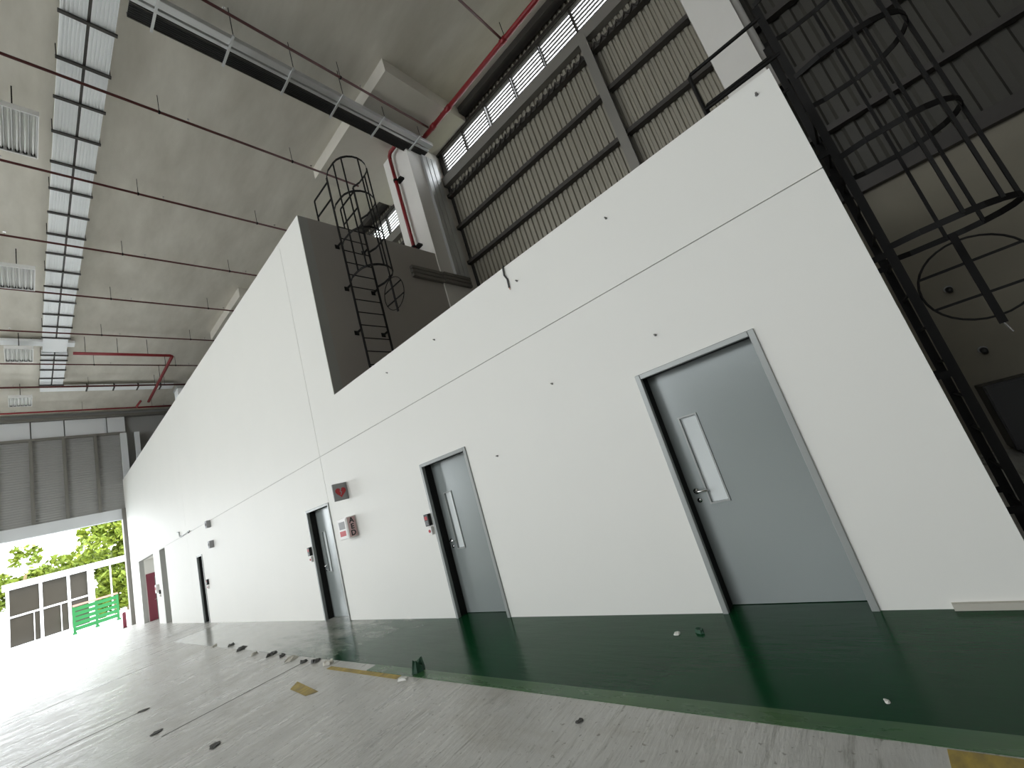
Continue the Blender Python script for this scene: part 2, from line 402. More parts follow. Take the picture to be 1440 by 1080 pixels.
# unseen sides of the hall that shape the light
b = MB().box(XR, XR + .2, YF, YB + .2, 0, ZC).build('unseen_wall_right', M_CLADD); struct(b, 'unseen near end wall of the hall', 'wall')
wv = holed_slab(XL, XR, 0, ZC, [(a, b, z0 - (1 if z0 == 0 else 0), z1) for a, b, z0, z1 in ADDED_OPEN], YF - .2, YF).build('unseen_wall_side', M_CLADD)
struct(wv, 'unseen long hall wall opposite with openings added to let in daylight', 'wall')
g = MB().box(-160, 40, 5.4, 60, -.35, -.21).build('ground_rear', mat('rear_soil', (.07, .075, .04), .9)); struct(g, 'dark ground behind the hall', 'ground')
g = MB().box(-160, 40, -90, 5.4, -.35, -.21).build('ground_outside', M_APRON); struct(g, 'sunlit concrete yard outside the open end', 'ground')
g = MB().box(-160, XL, -90, 60, -.2, -.005).build('street_apron', mat('street_concrete', (.50, .52, .53), .8, noise=(.6, .5, one, (.44, .46, .47)))); struct(g, 'overexposed pale apron beyond the vehicle opening', 'ground')

# ================================================================ DOORS
DEP = .16
def door(idx, x0, x1, label, glass=True):
    root = empty('door_%d' % idx, ((x0 + x1) / 2, 0, 0)); struct(root, label, 'door')
    w = (x1 - x0) / 2
    f = MB(); t = .05
    f.box(-w, -w + t, -.018, .03, 0, DH); f.box(w - t, w, -.018, .03, 0, DH); f.box(-w + t, w - t, -.018, .03, DH - t, DH)
    fr = bevel(f.build('frame', M_FRAME, root), .006)
    r = MB()
    r.box(-w + .002, -w + t - .012, .03, DEP + .04, 0, DH - .002); r.box(w - t + .012, w - .002, .03, DEP + .04, 0, DH - .002); r.box(-w + t - .012, w - t + .012, .03, DEP + .04, DH - t + .012, DH - .002)
    r.build('rebate', M_FRAME, root)
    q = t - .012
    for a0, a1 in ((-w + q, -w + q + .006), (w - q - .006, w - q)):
        MB().box(a0, a1, .045, DEP - .004, .004, DH - q).build('reveal_shade', M_REVSHADE, root)  # black strips put the jamb's shade into the reveal
    MB().box(-w + q + .006, w - q - .006, .045, DEP - .004, DH - q - .006, DH - q).build('reveal_shade', M_REVSHADE, root)
    l0, l1, zt = -w + t - .01, w - t + .01, DH - t + .008
    gx0, gx1, gz0, gz1 = l0 + .16, l0 + .31, .89, 1.68
    lf_ = holed_slab(l0, l1, .008, zt, [(gx0, gx1, gz0, gz1)] if glass else [], DEP, DEP + .045).build('leaf', M_DOOR, root)
    if glass:
        MB().box(gx0, gx1, DEP + .02, DEP + .026, gz0, gz1).build('vision_pane', M_GLASS, lf_)
        e = MB(); q = .014
        e.box(gx0 - q, gx0, DEP - .012, DEP, gz0 - q, gz1 + q); e.box(gx1, gx1 + q, DEP - .012, DEP, gz0 - q, gz1 + q)
        e.box(gx0, gx1, DEP - .012, DEP, gz0 - q, gz0); e.box(gx0, gx1, DEP - .012, DEP, gz1, gz1 + q)
        e.build('glazing_bead', M_FRAME, lf_)
    h = MB(); hx = l0 + .065
    h.disc((hx, DEP - .006, 1.01), (0, 1, 0), .026, .012, 16)
    h.tube([(hx, DEP - .004, 1.01), (hx, DEP - .05, 1.01), (hx + .012, DEP - .058, 1.01), (hx + .12, DEP - .058, 1.008)], .0095, 8)
    h.build('handle', M_CHROME, lf_, True)
    k = MB().disc((hx, DEP - .004, .925), (0, 1, 0), .022, .008, 14); k.build('keyhole', M_CHROME, lf_, True)
    hg = None
    for z in (.25, 1.1, 1.9):
        MB().tube([(l1 + .004, DEP - .006, z - .05), (l1 + .004, DEP - .006, z + .05)], .008, 8).build('hinge', M_FRAME, root)
    MB().box(l0, l1, DEP + .02, DEP + .2, .0, .007).build('threshold', M_DARKREV, root)
    return root
door(1, *DOORS[0], 'large matte grey steel door nearest the camera with a narrow glass slit')
door(2, *DOORS[1], 'shiny grey steel door with glass slit beside a wall-mounted keypad, second along')
door(3, *DOORS[2], 'shiny grey steel door just below the vertical wall joint by the AED box')
door(4, *DOORS[3], 'narrow far steel door seen edge-on, a slim dark slit in the wall')
# maroon framed door in the side of the far recess, facing along the hall
md = empty('door_5', (-30.5, .78, 0), math.pi / 2); struct(md, 'maroon framed door inside the far wall recess', 'door')
e = MB(); e.box(-.55, -.43, -.06, -.002, 0, 2.35); e.box(.43, .55, -.06, -.002, 0, 2.35); e.box(-.43, .43, -.06, -.002, 2.15, 2.35); e.build('frame', M_MARDOOR, md)
lf_ = MB().box(-.43, .43, -.03, -.002, .01, 2.15).build('leaf', M_DOOR, md)
MB().box(-.43, -.22, -.036, -.03, .01, 2.15).build('edge_panel', M_MARDOOR, lf_)
MB().tube([(-.3, -.036, 1.0), (-.3, -.08, 1.0), (-.16, -.08, 1.0)], .011, 8).build('handle', M_CHROME, lf_)

# ================================================================ CAGED LADDERS
def caged_ladder(name, x, yc, z0, zroof, zc0, face_x, label, hoops):
    """stiles at x, roof level zroof, cage from zc0, wall face at face_x (< x)"""
    root = empty(name, (x, yc, z0)); tag(root, label, 'ladder', 'caged access ladders')
    hw = .32; top = zroof + 1.12 - z0; zr = zroof - z0; c0 = zc0 - z0
    for s in (-1, 1):
        MB().box(-.03, .03, s * hw - .007, s * hw + .007, .0, top).build('stile', M_BLACK, root)
        # handrail back over the roof
        hr = MB(); hr.tube([(0, s * hw, zr + 1.0), (-.68, s * hw, zr + 1.0), (-.70, s * hw, zr + .98), (-.70, s * hw, zr + .01)], .019, 8)
        hr.tube([(0, s * hw, zr + .55), (-.70, s * hw, zr + .55)], .019, 8)
        hr.build('handrail', M_BLACK, root)
        z = .35
        while z < zr - .1:
            bk = MB().box(face_x - x + .001, -.03, s * hw - .006, s * hw + .006, z - .025, z + .025)
            bk.box(face_x - x + .001, face_x - x + .009, s * hw - .05, s * hw + .05, z - .05, z + .05)
            bk.build('wall_bracket', M_BLACK, root); z += 1.05
    r0 = MB().tube([(0, -hw, 0), (0, hw, 0)], .012, 8); n = int((zr + .05) / .3); ro = None
    for k in range(1, n + 1):
        if ro is None: ro = r0.build('rung', M_BLACK, root); ro.location = (0, 0, k * .3)
        else: share('rung', ro, root, (0, 0, k * .3))
    # hoops: straight from the stiles, then a half ring
    R_ = .38
    def ring(k):
        pts = [(0, -hw, 0), (.2, -R_, 0), (.45, -R_, 0)]
        pts += [(.45 + R_ * math.sin(math.pi * i / 10), -R_ * math.cos(math.pi * i / 10), 0) for i in range(1, 10)]
        return pts + [(.45, R_, 0), (.2, R_, 0), (0, hw, 0)]
    rp = ring(0); hm = MB()
    for a, b_ in zip(rp[:-1], rp[1:]): hm.bar(a, b_, .008, .05)
    h0 = None
    for z in hoops:
        if h0 is None: h0 = hm.build('hoop', M_BLACK, root); h0.location = (0, 0, z - z0)
        else: share('hoop', h0, root, (0, 0, z - z0))
    ztop = hoops[-1] - z0
    for i in (2, 4, 7, 10, 12):
        px, py, _ = rp[i]; MB().box(px - .012, px + .012, py - .012, py + .012, c0, ztop).build('cage_strap', M_BLACK, root)
    # round hatch hanging below the cage
    hc = (.48, hw + .03, c0 - .42); rr = .36
    ht = MB(); ht.tube([(hc[0] + rr * math.cos(a * math.pi / 16), hc[1], hc[2] + rr * math.sin(a * math.pi / 16)) for a in range(32)], .009, 6, True)
    hatch = ht.build('hatch_ring', M_BLACK, root)
    for dz in (.15, -.15):
        q = math.sqrt(rr * rr - dz * dz); MB().bar((hc[0] - q, hc[1], hc[2] + dz), (hc[0] + q, hc[1], hc[2] + dz), .02, .022).build('hatch_bar', M_BLACK, hatch)
    MB().bar((hc[0], hc[1] - .012, hc[2] + .43), (hc[0], hc[1] - .012, hc[2] - .43), .05, .02, up=(0, 1, 0)).build('hatch_spine', M_BLACK, hatch)
    MB().tube([(hc[0], hc[1] - .012, hc[2] - .43), (hc[0] + .02, hc[1] - .012, hc[2] - .52)], .008, 6).build('latch', M_CHROME, hatch)
    return root
caged_ladder('caged_ladder', -7.04, 1.08, 4.0, 8.08, 6.5, -7.24, 'black caged ladder on the shaded side wall above the low roof', (6.5, 7.4, 8.3, 9.2))
caged_ladder('caged_ladder', .535, 1.10, 0, 4.05, 2.5, .35, 'black caged ladder just beyond the right-hand end of the white wall', (2.5, 3.4, 4.3, 5.2))

# ================================================================ SERVICES UNDER THE CEILING
SP = [(-3.38, 'short dark red sprinkler branch joining the main by the louvres'),
      (-6.42, 'thin dark red sprinkler pipe running beside the steel cable trunking'),
      (-9.42, 'dark red sprinkler pipe over the first slot-like lamp, ending behind the ladder'),
      (-12.42, 'dark red sprinkler pipe crossing just past the first hanging lamp'),
      (-15.48, 'dark red sprinkler pipe crossing just before the second hanging lamp'),
      (-18.48, 'dark red sprinkler pipe crossing just past the second hanging lamp'),
      (-21.58, 'dark red sprinkler pipe crossing just before the break in the white tray'),
      (-24.75, 'dark red sprinkler pipe crossing the far short length of white tray'),
      (-27.55, 'faint sprinkler pipe before the tray turns toward the wall'),
      (-31.3, 'last red sprinkler pipe crossing close to the far end wall')]
ZP = 11.9
for i, (x, lab) in enumerate(SP):
    root = empty('sprinkler_pipe', (x, 0, ZP)); tag(root, lab, 'pipe', 'ceiling sprinkler pipes')
    y1 = 4.03 if i < 2 else (3.4 if i == 2 else 4.6)
    MB().tube([(0, -14, 0), (0, y1, 0)], .03 if i < 8 else .045, 8).build('pipe', M_MAROON if i != 9 else M_RED, root, True)
    for y in (-10.5, -7.5, -4.55, -1.6, 1.35):
        hg = MB().tube([(0, y, .03), (0, y, ZC - ZP - .002)], .007, 6); hg.disc((0, y, 0), (0, 1, 0), .043, .03, 10)
        hg.build('hanger_rod', M_BLACK, root)
        sh = MB().tube([(0, y + .55, .02), (0, y + .55, .10)], .011, 6); sh.disc((0, y + .55, .11), (0, 0, 1), .028, .006, 10)
        sh.build('sprinkler_head', M_CHROME, root)

# red fire main along the rear wall, dropping on the pier
rm = empty('fire_main', (0, 0, 0)); tag(rm, 'bright red fire main along the rear wall and down the white pier', 'pipe')
MB().tube([(XR - .1, 4.12, 11.88), (-6.72, 4.12, 11.88)], .065, 12).build('pipe', M_RED, rm, True)
MB().tube([(-6.72, 4.12, 11.88), (-6.80, 4.10, 11.88), (-6.86, 4.03, 11.88), (-6.88, 3.60, 11.88), (-6.94, 3.54, 11.88), (-7.6, 3.54, 11.88), (-7.74, 3.54, 11.86), (-7.80, 3.54, 11.78), (-7.81, 3.54, 11.65)], .055, 12).build('elbow', M_RED, rm, True)
MB().tube([(-7.81, 3.54, 11.65), (-7.81, 3.54, 8.06)], .055, 12).build('drop_pipe', M_RED, rm, True)
for z in (10.9, 8.6):
    c = MB().disc((-7.81, 3.54, z), (0, 0, 1), .075, .06, 12); c.box(-7.84, -7.6, 3.56, 3.699, z - .03, z + .03); c.build('pipe_clamp', M_BLACK, rm)
for x in (-5.9, -3.3, -.5, 2.0):
    MB().tube([(x, 4.12, 11.9), (x, 4.12, 12.0 if -9.85 < x < -5.72 else ZC)], .009, 6).build('hanger_rod', M_BLACK, rm)
for x in (-6.3, -5.6, -3.38, -.6):
    MB().tube([(x - .08, 4.12, 11.88), (x + .08, 4.12, 11.88)], .08, 12).build('coupling', M_RED, rm, True)

# second red main at the far end
rf = empty('fire_main', (0, 0, 0)); tag(rf, 'thick red fire pipe with a dog-leg near the far end of the ceiling', 'pipe')
MB().tube([(-22.87, -2.36, 11.62), (-22.87, .80, 11.62), (-22.95, .88, 11.62), (-29.5, .92, 11.62)], .065, 10).build('pipe', M_RED, rf, True)
MB().tube([(-29.0, .5, 11.5), (-29.95, .45, 11.5), (-30.1, .55, 11.5), (-30.1, 2.6, 11.5)], .05, 10).build('branch_pipe', M_RED, rf, True)
for x in (-24.5, -26.0, -27.3):
    MB().tube([(x, .9, 11.68), (x, .9, ZC)], .01, 6).build('hanger_rod', M_BLACK, rf)
for y in (-2.0, -1.0, 0):
    MB().tube([(-22.87, y, 11.68), (-22.87, y, ZC)], .01, 6).build('hanger_rod', M_BLACK, rf)

# white ribbed tray pair running along the hall, on dark cross bars
def ribbed(x0, x1, y0, y1, z, pitch=.055, dep=.02):
    b = MB(); n = max(2, round((y1 - y0) / pitch)); p = (y1 - y0) / n; prof = []
    for i in range(n):
        a = y0 + i * p; prof += [(a, z), (a + p * .5, z), (a + p * .55, z + dep), (a + p * .95, z + dep)]
    prof.append((y1, z)); k = len(prof)
    b.v = [(x, py, pz) for x in (x0, x1) for py, pz in prof]; b.f = [(i, i + 1, k + i + 1, k + i) for i in range(k - 1)]
    b.box(x0, x1, y0 - .012, y0, z, z + .12); b.box(x0, x1, y1, y1 + .012, z, z + .12); b.box(x0, x1, y0, y1, z + .1, z + .12)
    return b
def tray_pair(name, x0, x1, yc, z, label, bars, dual=True):
    root = empty(name, (0, yc, z)); tag(root, label, 'cable tray', 'white ceiling cable trays')
    w = .358
    for s in (-1, 1):
        a, b_ = (-w, -.035) if s < 0 else (.035, w)
        ribbed(x0, x1, a, b_, 0).build('tray', M_TRAYW, root)
    MB().box(x0, x1, -.034, .034, .005, .09).build('centre_channel', M_STEEL, root)
    c0 = None
    for x in bars:
        m_ = MB().box(-.03, .03, -.405, .405, -.045, -.002)
        if c0 is None: c0 = m_.build('cross_bar', M_STEEL, root); c0.location = (x, 0, 0)
        else: share('cross_bar', c0, root, (x, 0, 0))
    hr = None
    for x in bars[::2]:
        for s in (-1, 1):
            m_ = MB().tube([(0, 0, -.04), (0, 0, ZC - z - .001)], .008, 6)
            if hr is None: hr = m_.build('hanger_rod', M_BLACK, root); hr.location = (x, s * .39, 0)
            else: share('hanger_rod', hr, root, (x, s * .39, 0))
    return root
ZT1 = 12.08
tray_pair('cable_tray', -22.4, 4.0, -2.825, ZT1, 'long white ribbed double cable tray running the length of the ceiling', [3.1 - 1.02 * k for k in range(26)])
tray_pair('cable_tray', -27.9, -23.95, -2.825, ZT1, 'short far white cable tray beyond the gap in the long tray', [-24.15, -24.7, -25.8, -26.85, -27.75])
ct = empty('cable_tray', (-23.15, -2.57, ZT1)); tag(ct, 'white cable tray crossing to the side at the break in the long tray', 'cable tray', 'white ceiling cable trays')
MB().box(-.35, .1, -7.4, .3, .102, .2).build('tray', M_TRAYW, ct)
sp = MB(); sp.poly([(.72, -.6, 0), (.72, .08, 0), (-.7, .08, .0), (-.7, -.6, .0)]); sp.poly([(.72, -.6, .1), (-.7, -.6, .1), (-.7, .08, .1), (.72, .08, .1)]); sp.poly([(.72, .08, 0), (.72, .08, .1), (-.7, .08, .1), (-.7, .08, 0)]); sp.build('junction_plate', M_TRAYW, ct)
for y in (-.9, -1.9, -2.9): MB().tube([(-.1, y, .14), (-.1, y, ZC - ZT1)], .012, 6).build('hanger_rod', M_BLACK, ct)
ct = empty('cable_tray', (-28.45, 0, ZT1)); tag(ct, 'white cable trunking turning toward the tall wall near the far end', 'cable tray', 'white ceiling cable trays')
MB().box(-.25, .25, -3.18, 1.88, 0, .16).build('tray', M_TRAYW, ct)
for y in (-1.6, -.6, .35, 1.3):
    MB().box(-.28, .28, y - .03, y + .03, -.03, .19).build('clamp', M_STEEL, ct); MB().tube([(0, y, .19), (0, y, ZC - ZT1)], .01, 6).build('hanger_rod', M_BLACK, ct)
dv = empty('air_duct', (-28.0, 2.15, 8.1)); tag(dv, 'pale duct riser standing above the far top edge of the tall wall', 'duct')
MB().box(-.4, .4, -.25, .25, 0, 3.6).build('riser', M_TRAYW, dv)
MB().box(-.45, .45, -.3, .3, 3.6, 3.72).build('flange', M_GALV, dv)
MB().box(-.3, .3, .35, .75, 0, 4.2).build('riser', M_GALV, dv)

# galvanised trunking across the hall, then down the pier and along the side wall
tk = empty('cable_trunking', (0, 0, 0)); tag(tk, 'galvanised steel cable trunking hung across the ceiling toward the white pier', 'trunking')
ZK = 11.62
for x0, x1 in ((-6.98, -6.90), (-6.86, -6.70)):
    bevel(MB().box(x0, x1, -2.4, 4.35, ZK + .02, ZK + .14).build('tray', M_GALV, tk), .01)
for x in (-7.30, -7.01): MB().box(x - .012, x + .012, -2.4, 4.35, ZK + .02, ZK + .12).build('ladder_rail', M_STEEL, tk)
for k in range(6): MB().tube([(-7.26 + .042 * k, -2.4, ZK + .045), (-7.26 + .042 * k, 4.35, ZK + .045)], .02, 6).build('cable', M_BLACKP, tk)
for k in range(6):
    y = -2.05 + k * 1.17
    MB().box(-7.36, -6.60, y - .02, y + .02, ZK - .022, ZK + .018).build('bracket', M_GALV, tk)
    for x in (-6.62, -7.34): MB().tube([(x, y, ZK), (x, y, (12.0 if y > 2.2 else ZC) - .001)], .008, 6).build('hanger_rod', M_BLACK, tk)
tv = empty('cable_trunking', (0, 0, 0)); tag(tv, 'grey cable trunking down the pier side and along the shaded wall', 'trunking')
for y0, y1 in ((4.18, 4.34), (4.36, 4.52), (4.54, 4.72)):
    bevel(MB().box(-7.199, -7.10, y0, y1, 7.44, 11.6).build('riser', M_GALV, tv), .008)
for z0, z1 in ((7.12, 7.21), (7.23, 7.32), (7.34, 7.43)):
    bevel(MB().box(-7.239, -7.13, 2.66, 3.695, z0, z1).build('run', M_STEELG, tv), .006)

for z0, z1 in ((7.12, 7.21), (7.23, 7.32), (7.34, 7.43)):
    bevel(MB().box(-7.199, -7.10, 3.705, 4.72, z0, z1).build('run', M_STEELG, tv), .006)
# hanging batten lamps
LX = [(-11.12, 'lamp nearest the camera'), (-17.35, 'second'), (-23.3, 'third'), (-28.9, 'fourth')]
labs = ['largest and nearest white ribbed hanging lamp, cut by the picture edge', 'second white ribbed hanging lamp, just beyond a sprinkler pipe',
        'third white ribbed hanging lamp, beside the break in the tray', 'smallest and farthest white ribbed hanging lamp above the vehicle opening']
proto = empty('hanging_lamp', (0, 0, 0))
hb = MB(); hb.box(-.66, .66, -.37, .37, .09, .13); hb.box(-.66, .66, -.37, -.35, -.0, .09); hb.box(-.66, .66, .35, .37, .0, .09); hb.box(-.66, -.64, -.35, .35, 0, .09); hb.box(.64, .66, -.35, .35, 0, .09)
hb.build('housing', M_LAMP, proto)
tb = None
for k in range(6):
    y = -.29 + k * .116
    if tb is None:
        tb = MB().tube([(-.62, 0, .045), (.62, 0, .045)], .016, 8).build('tube', M_LAMP, proto, True); tb.location = (0, y, 0)
        rfm = MB(); rfm.poly([(-.63, -.05, .02), (.63, -.05, .02), (.63, -.03, .085), (-.63, -.03, .085)]); rfm.poly([(-.63, .03, .085), (.63, .03, .085), (.63, .05, .02), (-.63, .05, .02)])
        rfo = rfm.build('reflector', M_LAMP, proto); rfo.location = (0, y, 0)
        ends = MB().box(-.635, -.60, -.03, .03, .02, .07).build('lamp_holder', M_BLACKP, proto); ends.location = (0, y, 0)
    else:
        share('tube', tb, proto, (0, y, 0)); share('reflector', rfo, proto, (0, y, 0)); share('lamp_holder', ends, proto, (0, y, 0))
for x in (-.5, .5):
    MB().tube([(x, 0, .13), (x, 0, .75)], .012, 6).build('hanger_rod', M_BLACK, proto)
for i, (x, _) in enumerate(LX):
    o = proto if i == 0 else copy_tree(proto)
    o.location = (x, -3.80, ZC - .75); tag(o, labs[i], 'lamp', 'hanging ceiling lamps')

# ================================================================ ON THE WHITE WALL
# projecting AED sign
sg = empty('wall_sign', (-7.46, 0, 2.27)); tag(sg, 'small projecting sign with a red heart above the AED cabinet', 'sign')
bevel(MB().box(-.03, .0, -.27, -.001, -.16, .15).build('board', M_GREYP, sg), .006)
hp = []
for i in range(28):
    t = 2 * math.pi * i / 28
    hp.append((.0015, -.135 + .0062 * 16 * math.sin(t) ** 3, -.01 + .0062 * (13 * math.cos(t) - 5 * math.cos(2 * t) - 2 * math.cos(3 * t) - math.cos(4 * t))))
hm = MB(); hm.poly(hp); hm.poly([(.004, y, z) for _, y, z in hp])
for i in range(28):
    a, b_ = hp[i], hp[(i + 1) % 28]; hm.poly([a, b_, (.004, b_[1], b_[2]), (.004, a[1], a[2])])
hm.build('heart', M_SIGNP, sg)
MB().bar((.005, -.12, .05), (.005, -.15, -.0), .018, .002, up=(1, 0, 0)).bar((.005, -.15, 0), (.005, -.12, -.01), .018, .002, up=(1, 0, 0)).bar((.005, -.12, -.01), (.005, -.145, -.065), .014, .002, up=(1, 0, 0)).build('bolt', M_GREYP, sg)
# AED cabinet
ab = empty('aed_cabinet', (-7.555, 0, 1.61)); tag(ab, 'white wall cabinet lettered AED down its side between two doors', 'cabinet')
bevel(MB().box(-.175, .175, -.18, -.001, -.18, .19).build('body', M_WHITEP, ab), .012)
MB().box(-.15, .15, -.188, -.18, -.155, .165).build('door', M_WHITEP, ab)
MB().box(-.11, .11, -.190, -.188, -.0, .13).build('print_block', M_GREYP, ab)
MB().box(-.12, .10, -.190, -.188, -.12, -.03).build('print_block', M_SIGNP, ab)
pin = MB().box(.175, .1765, -.165, -.015, -.165, .175).build('side_label', mat('pink_label', (.62, .42, .42), .5), ab)
for ch, z in (('A', .115), ('E', .005), ('D', -.105)):
    text('lettering', ch, .125, M_BLACKP, ab, (.178, -.09, z), (math.pi / 2, 0, math.pi / 2))
# keypads by the doors
def keypad(x, z, label):
    r = empty('door_keypad', (x, 0, z)); tag(r, label, 'keypad', 'door keypads')
    bevel(MB().box(-.05, .05, -.06, -.001, .0, .17).build('reader', M_BLACKP, r), .006)
    MB().box(-.03, .03, -.063, -.06, .09, .14).build('screen', M_SIGNP, r)
    bk = MB()
    for i in range(3):
        for j in range(3): bk.box(-.03 + i * .022, -.014 + i * .022, -.063, -.06, .015 + j * .022, .031 + j * .022)
    o = bk.build('keys', M_GREYP, r); o['kind'] = 'stuff'
    bevel(MB().box(-.045, .045, -.045, -.001, -.13, -.02).build('exit_switch', M_WHITEP, r), .006)
    MB().disc((0, -.048, -.075), (0, 1, 0), .022, .01, 12).build('button', M_SIGNP, r)
keypad(-5.27, 1.30, 'black and white keypad beside the second door from the camera')
keypad(-9.46, 1.29, 'black and white keypad beside the door under the vertical joint')
keypad(-17.55, 1.18, 'tiny keypad next to the narrow far door')
keypad(-25.5, 1.25, 'tiny keypad on the white column by the maroon doors')
bx = empty('alarm_box', (-25.9, 0, 1.5)); tag(bx, 'small alarm box high on the column by the maroon doors', 'alarm')
bevel(MB().box(-.15, .15, -.1, -.001, -.18, .18).build('body', M_WHITEP, bx), .01); MB().disc((0, -.105, .02), (0, 1, 0), .07, .02, 14).build('bell', M_SIGNP, bx)
for z, lab in ((2.37, 'small dark fixture on the rear wall seen through the ladder hatch'), (1.40, 'lower small dark fixture on the rear wall beside the ladder')):
    r = empty('wall_fixture', (1.38, YB, z)); tag(r, lab, 'fixture', 'rear wall fixtures')
    MB().disc((0, -.012, 0), (0, 1, 0), .05, .022, 12).build('base', M_GREYP, r); MB().tube([(0, -.023, 0), (0, -.07, -.01), (0, -.10, -.05)], [.035, .04, .03], 10).build('head', M_BLACKP, r, True)
r = empty('floor_cabinet', (1.62, 4.72, 0)); tag(r, 'low dark cabinet in the gloom at the foot of the rear wall', 'cabinet')
bevel(MB().box(-.5, .5, -.22, .27, .06, .95).build('body', M_BLACKP, r), .01)
for sx_ in (-1, 1):
    dd = MB().box(min(sx_ * .01, sx_ * .48), max(sx_ * .01, sx_ * .48), -.24, -.22, .1, .92).build('door', M_BLACKP, r); MB().box(sx_ * .06 - .01, sx_ * .06 + .01, -.265, -.24, .45, .6).build('handle', M_BLACKP, dd)
for sx_ in (-1, 1): MB().box(sx_ * .42 - .04, sx_ * .42 + .04, -.2, .25, 0, .06).build('foot', M_BLACKP, r)
# small boxes at the far stretch of wall
for x, z, lab in ((-16.53, 3.0, 'small grey box on the wall joint above the narrow far door'), (-16.46, 2.36, 'small grey box just below the wall joint near the far door')):
    r = empty('wall_box', (x, 0, z)); tag(r, lab, 'box', 'small wall boxes')
    bevel(MB().box(-.09, .09, -.12, -.001, -.11, .11).build('body', M_GREYP, r), .01); MB().disc((0, -.125, 0), (0, 1, 0), .05, .015, 12).build('lens', M_BLACKP, r)
cd = empty('conduit', (0, 0, 0)); tag(cd, 'short bent cable conduit on the joint left of the far narrow door', 'conduit')
MB().tube([(-20.95, -.03, 3.33), (-20.7, -.03, 3.3), (-20.65, -.03, 3.13), (-20.5, -.03, 3.10), (-19.1, -.03, 3.13)], .02, 6).build('pipe', M_FRAME, cd)
for x in (-20.5, -19.3): MB().box(x - .03, x + .03, -.05, -.001, 3.08, 3.15).build('saddle', M_FRAME, cd)
# stubs left by the formwork ties
ST = [(-1.26, 3.79, 'under the top edge, above the nearest door'), (-2.51, 3.79, 'under the top edge, next to the hanging cable'), (-1.23, 2.48, 'just above the nearest door'),
      (-2.49, 2.47, 'midway between the two nearer doors, upper one'), (-3.6, 1.92, 'close to the second door, level with its top'), (-5.44, 3.78, 'under the top edge near the step of the wall'),
      (-4.16, 3.78, 'under the top edge over the second door'), (.21, 3.92, 'at the top corner of the white wall')]
for x, z, lab in ST:
    r = empty('wall_stub', (x, 0, z)); tag(r, 'small dark tie stub ' + lab, 'stub', 'tie stubs in the white wall')
    MB().tube([(0, -.001, 0), (-.0, -.03, .004)], .008, 8).build('pin', M_STEELG, r); MB().disc((0, -.003, 0), (0, 1, 0), .013, .004, 10).build('collar', M_GREYP, r)
cb = empty('cable', (-2.64, 0, 4.05)); tag(cb, 'frayed dark cable end hanging over the top edge of the low wall', 'cable')
MB().tube([(0, .08, .01), (0, .0, .012), (.0, -.02, -.03), (-.015, -.015, -.10), (.012, -.015, -.17), (-.0, -.015, -.28)], .011, 6).build('sheath', M_BLACKP, cb)
MB().tube([(-.0, -.015, -.28), (.01, -.02, -.31)], .005, 6).build('core', mat('copper', (.5, .2, .1), .4, 1), cb)
kb = MB().box(-.1, .33, -.03, -.001, .003, .045).build('board_offcut', M_WOOD); tag(kb, 'pale thin board lying against the wall foot at the end', 'board')

# ================================================================ ON THE FLOOR
t1 = MB(); t1.box(-.30, 2.2, -1.47, -1.345, .0005, .004); t1 = t1.build('floor_tape', M_TAPE); tag(t1, 'worn yellow floor tape beside the green edge by the nearest corner', 'tape', 'yellow floor tape')
t2 = MB().box(-6.2, -4.55, -1.40, -1.335, .0005, .003).build('floor_tape', M_TAPE); tag(t2, 'thin yellow tape strip along the green edge before the second door', 'tape', 'yellow floor tape')
t3 = MB(); t3.poly([(-6.35, -1.70, .003), (-5.55, -1.78, .003), (-5.65, -1.88, .003), (-6.2, -1.84, .003)]); t3.poly([(-6.2, -1.84, .0005), (-5.65, -1.88, .0005), (-5.55, -1.78, .0005), (-6.35, -1.70, .0005)])
t3 = t3.build('floor_tape', M_TAPE); tag(t3, 'torn yellow tape scrap lying alone on the grey floor', 'tape', 'yellow floor tape')
def flake(name, x, y, s, mt, label, group, h=.03, seed=0):
    rnd = random.Random(seed); n = 9; b = MB(); r = [s * (.55 + .6 * rnd.random()) for _ in range(n)]
    bot = [(r[i] * math.cos(i * 2 * math.pi / n), .7 * r[i] * math.sin(i * 2 * math.pi / n), 0) for i in range(n)]
    top = [(p[0] * .8 + rnd.uniform(-.2, .2) * s, p[1] * .8, h * (.4 + rnd.random())) for p in bot]
    k = len(b.v); b.v += bot + top + [(0, 0, h * .8)]
    b.f.append(tuple(reversed(range(n))))
    for i in range(n): b.f.append((i, (i + 1) % n, n + (i + 1) % n, n + i)); b.f.append((n + i, n + (i + 1) % n, 2 * n))
    o = b.build(name, mt); o.location = (x, y, .0035); o.rotation_euler = (0, 0, rnd.random() * 6); tag(o, label, 'debris', group); return o
flake('crumpled_scrap', -4.38, -1.22, .10, M_FLAKEG, 'crumpled dark green scrap at the walkway edge before the second door', 'floor scraps', .09, 1)
flake('paper_scrap', -4.42, -1.40, .06, M_FLAKEW, 'white slip lying against the crumpled green scrap', 'floor scraps', .02, 2)
flake('dead_leaf', -1.66, -.34, .055, M_FLAKEG, 'dark curled leaf on the green walkway near the nearest door', 'floor scraps', .025, 3)
flake('paper_scrap', -1.84, -.38, .04, M_FLAKEW, 'small white scrap on the green walkway beside the dark leaf', 'floor scraps', .012, 4)
flake('paper_scrap', -.49, -1.05, .02, M_FLAKEW, 'tiny white sliver on the dark green walkway near the edge line', 'floor scraps', .008, 5)
FL = ['pale first', 'dark second', 'dark third', 'pale fourth', 'small dark fifth', 'dark sixth', 'pale seventh', 'large dark eighth', 'dark ninth', 'pale tenth and last']
